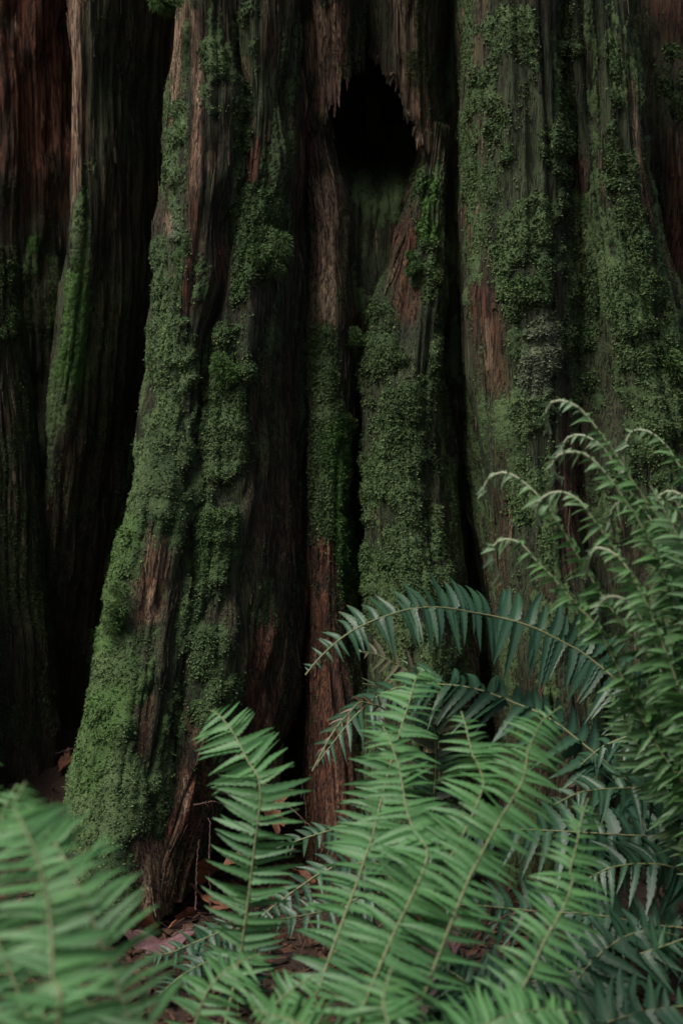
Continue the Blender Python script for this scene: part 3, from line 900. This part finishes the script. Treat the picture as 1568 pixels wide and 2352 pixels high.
frond(pl, F_BRIGHT, A([(200, 2460), (210, 2370), (180, 2250), (140, 2160), (60, 2080)], 1.15, 1.3), 42, 0.0539, 0.160, (0, -.5, .85), .34, ang=82, droop=.20, sick=.04, base=b, seed=5, young=.15, tint=.4)

frond(pl, F_BRIGHT, A([(10, 2440), (-10, 2300), (-20, 2120), (-10, 1960), (10, 1860), (40, 1800)], [1.15, 1.25, 1.38]), 44, .056, .17, (.1, -.75, .6), .30, ang=82, droop=.20, sick=.04, base=b, seed=6, young=.3, tint=.6)

# upright frond left of centre
pm, b = plant(-.16, 1.52, "bright fern with a single upright frond bent back at its tip, left of centre")
frond(pm, F_BRIGHT, A([(500, 2440), (525, 2319), (550, 2204), (570, 2064), (585, 1939), (597, 1840), (592, 1785), (570, 1750), (540, 1692), (505, 1645), (482, 1632)], [1.58, 1.65, 1.69, 1.80]), 48, 0.0606, 0.194, (-.1, -.75, .65), .36, ang=80, droop=.20, base=b, seed=11, young=.18, sick=.16, tint=.62, rad=.0019, taper=7)
frond(pm, F_BRIGHT, A([(420, 2480), (440, 2390), (470, 2290), (520, 2230), (600, 2190)], 1.42, 1.5), 32, 0.0478, 0.205, (-.2, -.6, .8), .35, ang=82, droop=.20, sick=.04, base=b, seed=12, young=.2, tint=.6)
frond(pm, F_BRIGHT, A([(560, 2480), (590, 2380), (640, 2300), (720, 2240)], 1.4, 1.45), 32, 0.0606, 0.205, (.1, -.6, .8), .35, ang=80, droop=.20, sick=.04, base=b, seed=13, young=.25, tint=.5)

# central bright fern
pc, b = plant(-.01, 1.42, "large bright green fern with several upright fronds at the bottom centre")
frond(pc, F_BRIGHT, A([(700, 2400), (740, 2250), (784, 2124), (814, 2044), (834, 1984), (854, 1924), (869, 1864), (895, 1760), (919, 1676), (939, 1616), (954, 1562), (975, 1542), (1005, 1560)], [1.5, 1.66, 1.8, 1.94]), 55, 0.0586, 0.194, (-.1, -.75, .65), .3, ang=82, droop=.20, sick=.04, base=b, seed=21, young=.15, rad=.0019, tint=.6)
frond(pc, F_BRIGHT, A([(815, 2400), (829, 2329), (849, 2274), (879, 2204), (909, 2134), (934, 2084), (974, 1994), (979, 1949), (954, 1915), (934, 1864), (921, 1789), (904, 1726), (890, 1690), (878, 1668)], [1.36, 1.48, 1.58, 1.70]), 55, 0.0626, 0.194, (.05, -.8, .6), .3, ang=82, droop=.20, sick=.04, base=b, seed=22, young=.22, rad=.0019, tint=.75)
frond(pc, F_BRIGHT, A([(850, 2400), (879, 2304), (904, 2249), (934, 2189), (959, 2134), (1004, 2024), (1054, 1934), (1084, 1874), (1109, 1804), (1100, 1765), (1084, 1731), (1069, 1668), (1058, 1632)], [1.38, 1.5, 1.60, 1.74]), 55, 0.0606, 0.185, (.1, -.75, .65), .3, ang=82, droop=.20, sick=.04, base=b, seed=23, young=.25, rad=.0019, tint=.65)
frond(pc, F_BRIGHT, A([(930, 2400), (990, 2240), (1054, 2074), (1084, 2004), (1144, 1889), (1199, 1794), (1212, 1726), (1229, 1686), (1246, 1656), (1290, 1622)], [1.42, 1.54, 1.74]), 52, 0.0546, 0.185, (.15, -.75, .65), .3, ang=82, droop=.20, sick=.04, base=b, seed=24, young=.3, rad=.0018, tint=.55)
frond(pc, F_BRIGHT, A([(1120, 2440), (1150, 2352), (1179, 2304), (1214, 2244), (1249, 2164), (1294, 2084), (1314, 2024), (1309, 2000), (1324, 1939), (1339, 1864), (1352, 1832)], [1.36, 1.48, 1.6]), 48, 0.0525, 0.185, (.1, -.75, .65), .32, ang=82, droop=.20, sick=.04, base=b, seed=25, young=.3, rad=.0018, tint=.6)

# low foreground fern along the bottom edge
pf, b = plant(.12, 1.25, "low bright fern spreading along the bottom edge right of centre")
frond(pf, F_BRIGHT, A([(1000, 2460), (1060, 2390), (1150, 2340), (1250, 2320), (1340, 2330)], 1.3, 1.4), 43, 0.0604, 0.172, (0, -.5, .85), .34, ang=80, droop=.20, sick=.04, base=b, seed=31, young=.25, tint=.6)
frond(pf, F_BRIGHT, A([(920, 2460), (900, 2380), (880, 2300), (900, 2220)], 1.22, 1.3), 40, 0.0549, 0.172, (0, -.65, .75), .38, ang=80, droop=.20, sick=.04, base=b, seed=32, young=.35, tint=.5)
frond(pf, F_BRIGHT, A([(860, 2470), (780, 2400), (680, 2350), (580, 2320)], 1.25, 1.35), 43, 0.0604, 0.172, (0, -.6, .8), .34, ang=80, droop=.20, sick=.04, base=b, seed=33, young=.2, tint=.55)

# dark sword fern, in focus
pd, b = plant(.66, 2.0, "dark blue green sword fern with one long frond arching across the trunk")
frond(pd, F_DARK, A([(1640, 1950), (1570, 1790), (1500, 1660), (1434, 1581), (1384, 1536), (1334, 1498), (1284, 1471), (1234, 1446), (1184, 1428), (1134, 1416), (1084, 1407), (1034, 1398), (984, 1395), (934, 1401), (884, 1416), (834, 1436), (784, 1466), (735, 1510), (697, 1556)],
                    [2.05, 2.12, 2.12, 2.05, 2.0]), 58, .080, .235, (-.05, -.75, .65), .22, sick=.02, base=b, seed=41, ang=94, droop=.2, young=.02, rad=.0028, taper=6.0, asym=(.95, 1), twist=.2)
frond(pd, F_DARK, A([(1640, 1960), (1480, 1830), (1384, 1746), (1334, 1706), (1284, 1666), (1234, 1636), (1184, 1616), (1134, 1596), (1084, 1581), (1024, 1573), (950, 1574), (880, 1592), (820, 1640), (770, 1700), (715, 1772)],
                    [2.05, 2.1, 2.16, 2.12]), 46, .080, .24, (-.1, -.4, .9), .2, base=b, seed=42, ang=75, droop=.25, young=.02, rad=.0025, twist=.3)
frond(pd, F_DARK, A([(1650, 1960), (1564, 1926), (1434, 1919), (1320, 1912), (1209, 1906), (1134, 1906), (984, 1919), (900, 1940)], 2.0, 1.95), 40, 0.0840, 0.224, (0, -.6, .8), .1, base=b, seed=43, ang=82, droop=.2, young=0, rad=.0019)
frond(pd, F_DARK, A([(1660, 1900), (1580, 1820), (1509, 1809), (1434, 1811), (1339, 1819), (1270, 1850)], 1.98, 1.9), 34, 0.0720, 0.224, (0, -.6, .8), .1, base=b, seed=44, ang=80, droop=.2, young=0)
frond(pd, F_DARK, A([(1640, 2150), (1484, 2124), (1409, 2109), (1334, 2099), (1260, 2096), (1184, 2089), (1064, 2079), (985, 2085)], 1.9, 1.92), 40, 0.0768, 0.224, (0, -.65, .75), .1, base=b, seed=45, ang=82, droop=.22, young=.02)
frond(pd, F_DARK, A([(1660, 2080), (1560, 2000), (1480, 1985), (1400, 1995), (1330, 2030)], 1.95, 1.9), 30, 0.0744, 0.224, (0, -.6, .8), .1, base=b, seed=46, ang=80, droop=.25, young=0)
frond(pd, F_DARK, A([(1650, 1880), (1560, 1720), (1470, 1690), (1390, 1712), (1330, 1760)], 2.0, 2.05), 30, 0.0660, 0.224, (0, -.5, .85), .15, base=b, seed=47, ang=78, droop=.25, young=.03)
pe, b = plant(.30, 1.62, "dark fern with broad glossy leaflets low in the bottom right corner")
frond(pe, F_DARK, A([(800, 2420), (954, 2349), (1024, 2314), (1084, 2294), (1164, 2269), (1234, 2254), (1309, 2234), (1384, 2216), (1434, 2204), (1509, 2179), (1590, 2150)], 1.7, 1.75), 36, 0.0744, 0.269, (0, -.6, .8), .04, seed=51, ang=80, droop=.15, young=.03, tint=.6)
frond(pe, F_DARK, A([(1180, 2460), (1300, 2390), (1434, 2336), (1530, 2316), (1600, 2310)], 1.55, 1.6), 30, 0.0720, 0.258, (0, -.6, .8), .1, base=b, seed=52, ang=78, droop=.15, young=.05, tint=.6)
frond(pe, F_DARK, A([(1200, 2440), (1290, 2300), (1380, 2190), (1470, 2140), (1560, 2150)], 1.68, 1.8), 32, 0.0720, 0.258, (0, -.6, .8), .15, base=b, seed=53, ang=78, droop=.18, young=.02, tint=.4)
frond(pe, F_DARK, A([(1150, 2440), (1130, 2340), (1060, 2250), (960, 2200)], 1.66, 1.7), 32, 0.0600, 0.246, (0, -.6, .8), .15, base=b, seed=54, ang=78, droop=.18, young=.02, tint=.4)

# right fern with unfurling tips
pr, b = plant(.62, 1.72, "pale fern with curled unfurling frond tips at the right edge")
FK = dict(n=74, plen=.054, wr=.37, ang=70, droop=.6, fiddle=1.0, young=.2, base=b, rad=.0017, twist=.95, start=.25)
frond(pr, F_MID, A([(1700, 1750), (1640, 1480), (1568, 1290), (1530, 1215), (1480, 1145), (1444, 1093), (1414, 1043), (1384, 1003), (1354, 963), (1324, 933), (1299, 922), (1274, 920), (1259, 933), (1254, 958), (1266, 1003)], 1.78, 1.86), nhint=(.5, -.6, .5), seed=61, **FK)
frond(pr, F_MID, A([(1680, 1720), (1600, 1500), (1540, 1320), (1480, 1190), (1430, 1100), (1390, 1035), (1354, 1006), (1324, 999), (1299, 1010), (1289, 1040)], 1.82, 1.9), nhint=(.5, -.6, .5), seed=62, **FK)
frond(pr, F_MID, A([(1660, 1740), (1600, 1560), (1530, 1340), (1480, 1220), (1434, 1148), (1399, 1098), (1364, 1058), (1334, 1040), (1294, 1040), (1270, 1060), (1274, 1090), (1299, 1102)], 1.74, 1.8), nhint=(.5, -.6, .5), seed=63, **FK)
frond(pr, F_MID, A([(1720, 1500), (1640, 1240), (1590, 1120), (1549, 1053), (1529, 1023), (1504, 1000), (1479, 988), (1449, 993), (1434, 1033), (1434, 1085)], 1.84, 1.9), nhint=(.5, -.6, .5), seed=64, **FK)
frond(pr, F_MID, A([(1640, 1780), (1560, 1640), (1460, 1480), (1390, 1380), (1340, 1300), (1290, 1215), (1239, 1143), (1214, 1118), (1184, 1095), (1154, 1085), (1124, 1098), (1112, 1123), (1118, 1153)], 1.76, 1.86), nhint=(.5, -.6, .5), seed=65, **FK)
frond(pr, F_MID, A([(1650, 1780), (1580, 1620), (1530, 1500), (1480, 1385), (1430, 1290), (1360, 1190), (1330, 1150), (1290, 1130), (1250, 1140), (1232, 1170), (1242, 1212)], 1.72, 1.8), nhint=(.5, -.6, .5), seed=66, **FK)
frond(pr, F_MID, A([(1640, 1900), (1560, 1790), (1500, 1700), (1430, 1560), (1374, 1446), (1334, 1401), (1299, 1361), (1264, 1321), (1229, 1286), (1199, 1251), (1169, 1239), (1144, 1244), (1129, 1266), (1139, 1306), (1154, 1341)], 1.74, 1.82), nhint=(.5, -.6, .5), seed=67, **FK)
frond(pr, F_MID, A([(1640, 1800), (1580, 1640), (1540, 1530), (1490, 1400), (1444, 1311), (1409, 1271), (1379, 1259), (1359, 1264), (1349, 1301), (1344, 1336)], 1.66, 1.74), nhint=(.5, -.6, .5), seed=68, **FK)
frond(pr, F_MID, A([(1700, 1700), (1640, 1540), (1590, 1400), (1545, 1290), (1505, 1210), (1470, 1165), (1435, 1150), (1410, 1165), (1402, 1195), (1412, 1225)], 1.78, 1.9), nhint=(.5, -.6, .5), seed=161, **FK)
frond(pr, F_MID, A([(1690, 1860), (1620, 1720), (1560, 1600), (1510, 1490), (1465, 1410), (1430, 1375), (1395, 1372), (1375, 1395), (1378, 1430)], 1.68, 1.76), nhint=(.5, -.6, .5), seed=162, **FK)
frond(pr, F_MID, A([(1740, 1560), (1680, 1380), (1640, 1260), (1600, 1180), (1568, 1140), (1535, 1128), (1512, 1145), (1510, 1180)], 1.8, 1.88), nhint=(.5, -.6, .5), seed=163, **FK)
FK2 = dict(n=60, plen=.056, wr=.27, ang=66, droop=.3, young=.25, base=b, rad=.0024, twist=.5, start=.25)
for i, p in enumerate([[(1700, 1640), (1640, 1420), (1590, 1300), (1530, 1180), (1490, 1110)], [(1660, 1800), (1600, 1640), (1540, 1500), (1480, 1400), (1440, 1350)],
                       [(1640, 1860), (1580, 1750), (1510, 1640), (1450, 1560), (1400, 1500)], [(1680, 1700), (1620, 1540), (1570, 1400), (1530, 1320), (1500, 1270)], [(1660, 1900), (1600, 1780), (1560, 1690), (1500, 1560), (1470, 1490)],
                       [(1720, 1560), (1650, 1400), (1600, 1260), (1560, 1170), (1540, 1110)], [(1700, 1800), (1650, 1640), (1600, 1500), (1570, 1400), (1550, 1330)], [(1620, 1960), (1540, 1830), (1480, 1740), (1430, 1650), (1390, 1580)], [(1690, 1950), (1620, 1880), (1570, 1800), (1530, 1720)]]):
    frond(pr, F_MID, A(p, 1.7 + .03 * i, 1.74 + .03 * i), nhint=(.3, -.65, .6), seed=71 + i, **FK2)

# small dark ferns at the foot of the trunk
ps, b = plant(-.02, 2.05, "small dark fern on the ground between the trunk and the bright fronds")
frond(ps, F_DARK, A([(900, 1960), (850, 1900), (780, 1904), (700, 1926), (622, 1955)], 2.05, 2.0), 28, 0.0408, 0.291, (0, -.5, .85), .15, base=b, seed=81, ang=80, young=0)
frond(ps, F_DARK, A([(880, 2010), (800, 1985), (740, 2005), (700, 2030), (650, 2066), (600, 2110), (560, 2190)], 2.0, 1.9), 30, 0.0432, 0.280, (0, -.5, .85), .1, base=b, seed=82, ang=80, young=0)
frond(ps, F_DARK, A([(860, 2060), (760, 2090), (660, 2110), (590, 2114)], 1.95, 1.86), 24, 0.0432, 0.280, (0, -.6, .8), .1, base=b, seed=83, ang=80, young=0)
pt, b = plant(-.14, 1.86, "tiny dark fern creeping over the litter in front of the green buttress")
frond(pt, F_DARK, A([(590, 2150), (520, 2140), (450, 2165), (390, 2190), (330, 2200)], 1.9, 1.84), 26, 0.0384, 0.280, (0, -.5, .85), .05, base=b, seed=84, ang=80, young=.05)
frond(pt, F_DARK, A([(540, 2200), (480, 2210), (420, 2240), (360, 2290)], 1.84, 1.76), 24, 0.0408, 0.280, (0, -.5, .85), .05, base=b, seed=85, ang=80, young=.05)
pq, b = plant(.13, 2.2, "shaded fern with a yellowing frond tucked behind the arching frond")
frond(pq, F_DARK, A([(1010, 1640), (960, 1560), (900, 1520), (850, 1500), (815, 1498)], 2.24, 2.2), 30, 0.0600, 0.246, (0, -.6, .8), .2, base=b, seed=86, ang=75, brown=.5, young=.3)
frond(pq, F_DARK, A([(1000, 1700), (930, 1620), (870, 1580), (830, 1570)], 2.2, 2.15), 28, 0.0540, 0.246, (0, -.5, .85), .2, base=b, seed=87, ang=75, brown=.2, young=.1)
pw, b = plant(.04, 2.1, "withered fern frond with pinkish brown curled leaflets against the dark trunk")
frond(pw, F_DARK, A([(900, 1700), (840, 1615), (800, 1640), (760, 1690), (715, 1775)], 2.1, 2.0), 22, .024, .26, (-.4, -.7, .5), .2, base=b, seed=88, ang=55, brown=.75)


# ------------------------------------------------------------------ fallen leaves, twigs
def dead_leaf(px, py, Y, size, mat, seed, label, tilt=.3, group=None, lobes=5):
    rg = np.random.default_rng(seed)
    c = at(px, py, Y)
    c[2] = max(c[2], float(gz(c[0], c[1])) + .006)
    rings, seg = 5, 40
    th = np.linspace(0, 2 * np.pi, seg, endpoint=False)
    out = .55 + .45 * np.abs(np.cos(th * lobes / 2)) ** .7 + .06 * np.sin(th * 13 + rg.uniform(0, 6))
    V = [np.zeros(3)]
    for k in range(1, rings + 1):
        q = k / rings
        x, y = np.cos(th) * out * size * q, np.sin(th) * out * size * q * .85
        z = size * (.25 * np.sin(th * 2 + seed) * q ** 2 + .10 * np.sin(th * 5 + 2 * seed) * q ** 2 + .12 * q)
        V += list(np.stack((x, y, z), 1))
    V = np.array(V)
    a, e = rg.uniform(0, 6.28), rg.normal(0, tilt, 2)
    ca, sa = math.cos(a), math.sin(a)
    V = V @ np.array(((ca, sa, 0), (-sa, ca, 0), (0, 0, 1)))
    V[:, 2] += V[:, 0] * e[0] + V[:, 1] * e[1]
    tri = np.array([(0, 1 + i, 1 + (i + 1) % seg) for i in range(seg)])
    qd = np.array([(1 + k * seg + i, 1 + (k + 1) * seg + i, 1 + (k + 1) * seg + (i + 1) % seg, 1 + k * seg + (i + 1) % seg) for k in range(rings - 1) for i in range(seg)])
    o = mesh_np("fallen_leaf", V, [tri, qd], mat)
    o.location = c
    tag(o, label, "leaf", group)


dead_leaf(370, 2166, 1.93, .058, LEAF_PURPLE, 1, "large purplish dead leaf lying flat before the foot of the mossy buttress", .1)
dead_leaf(325, 2128, 2.0, .035, LEAF_BROWN, 2, "orange brown curled leaf lying against the pale splintered foot of the buttress", .3)
dead_leaf(500, 1998, 2.1, .045, LEAF_BROWN, 3, "rust red dead leaf leaning beside the upright frond right of the buttress", .9)
dead_leaf(985, 2262, 1.72, .05, LEAF_PURPLE, 4, "purple grey dead leaf hanging among the fronds at the bottom centre", 1.0)
GR = "small dead leaves scattered at the foot of the trunk"
for i, (x, y, Y) in enumerate([(650, 1830, 2.32), (630, 1880, 2.28), (470, 2060, 2.05), (560, 1960, 2.2), (690, 2010, 2.1), (90, 1770, 2.75), (150, 1750, 2.7), (420, 2110, 1.98), (640, 2060, 2.02), (520, 2090, 2.0)]):
    dead_leaf(x, y, Y, random.uniform(.018, .03), LEAF_BROWN, 20 + i, "small curled brown leaf in the litter at the foot of the trunk", .5, GR)


def twig(path, Y0, Y1, r, label, group=None, mat=None, branch=True, seed=0):
    rg = np.random.default_rng(seed)
    P, L = spline(A(path, Y0, Y1), 40)
    mb = MB()
    tube(mb, P + rg.normal(0, .0006, P.shape), np.linspace(r, r * .4, 40), 6)
    if branch:
        for k in (10, 18, 26, 32):
            d = nrm(P[k + 2] - P[k]) + rg.normal(0, .6, 3)
            q = np.array([P[k] + nrm(d) * t for t in np.linspace(0, L * rg.uniform(.06, .16), 6)])
            q[:, 2] -= np.linspace(0, 1, 6) ** 2 * .006
            tube(mb, q, np.linspace(r * .5, r * .25, 6), 5)
    o = mb.build("fallen_twig", mat or TWIG)
    tag(o, label, "twig", group)


twig([(484, 2100), (480, 1990), (482, 1900), (478, 1880)], 2.08, 2.12, .0018, "thin pinkish grey twig standing upright right of the mossy foot", seed=1, branch=False)
twig([(450, 2090), (452, 2000), (456, 1930)], 2.06, 2.08, .0016, "short dark scaly twig standing close to the mossy foot", seed=2, branch=False)
twig([(690, 1790), (700, 1830), (705, 1880)], 2.28, 2.3, .002, "pale twig upright in the dark gap below the brown trunk face", seed=3)
twig([(60, 1765), (120, 1735), (185, 1715)], 2.75, 2.7, .0022, "long thin twig lying in the dark recess at the far left", seed=4)
twig([(445, 1850), (490, 1842), (520, 1850)], 2.15, 2.2, .0016, "small forked twig jutting from the right side of the mossy foot", seed=5)
twig([(1270, 375), (1278, 410), (1272, 465)], 2.53, 2.52, .0015, "reddish cedar twig caught on the bark high in the right groove", seed=6)
twig([(610, 1800), (660, 1850), (720, 1905)], 2.3, 2.24, .0016, "thin brown twig slanting down the dark gap behind the upright frond", seed=8)
twig([(395, 2150), (450, 2128), (530, 2120)], 1.95, 1.98, .0018, "thin pale twig lying across the litter before the buttress foot", seed=9)
twig([(1120, 2125), (1180, 2100), (1240, 2092)], 1.84, 1.86, .002, "grey broken twig resting on dark leaflets at the lower right", seed=7, branch=False)

# ------------------------------------------------------------------ light
SUN_EL, SUN_AZ = math.radians(58), math.radians(236)
w = bpy.data.worlds.new("World")
S.world = w
w.use_nodes = True
nt = w.node_tree
nt.nodes.clear()
sky = nt.nodes.new('ShaderNodeTexSky')
sky.sky_type = 'NISHITA'
sky.sun_disc = False
sky.sun_elevation = SUN_EL
sky.sun_rotation = SUN_AZ
sky.dust_density = 8
sky.ozone_density = .3
bg = nt.nodes.new('ShaderNodeBackground')
bg.inputs[1].default_value = .068
ou = nt.nodes.new('ShaderNodeOutputWorld')
nt.links.new(sky.outputs[0], bg.inputs[0])
nt.links.new(bg.outputs[0], ou.inputs[0])
sd = bpy.data.lights.new("sun", 'SUN')
sd.energy = 2.4
sd.angle = math.radians(26)
sd.color = (1, .96, .9)
so = bpy.data.objects.new("sun", sd)
COL.objects.link(so)
dv = Vector((math.sin(SUN_AZ) * math.cos(SUN_EL), math.cos(SUN_AZ) * math.cos(SUN_EL), math.sin(SUN_EL)))
so.rotation_euler = dv.to_track_quat('Z', 'Y').to_euler()
so.location = dv * 10
S.view_settings.view_transform = 'Standard'
S.view_settings.look = 'None'
S.view_settings.exposure = .68
S.view_settings.gamma = 1
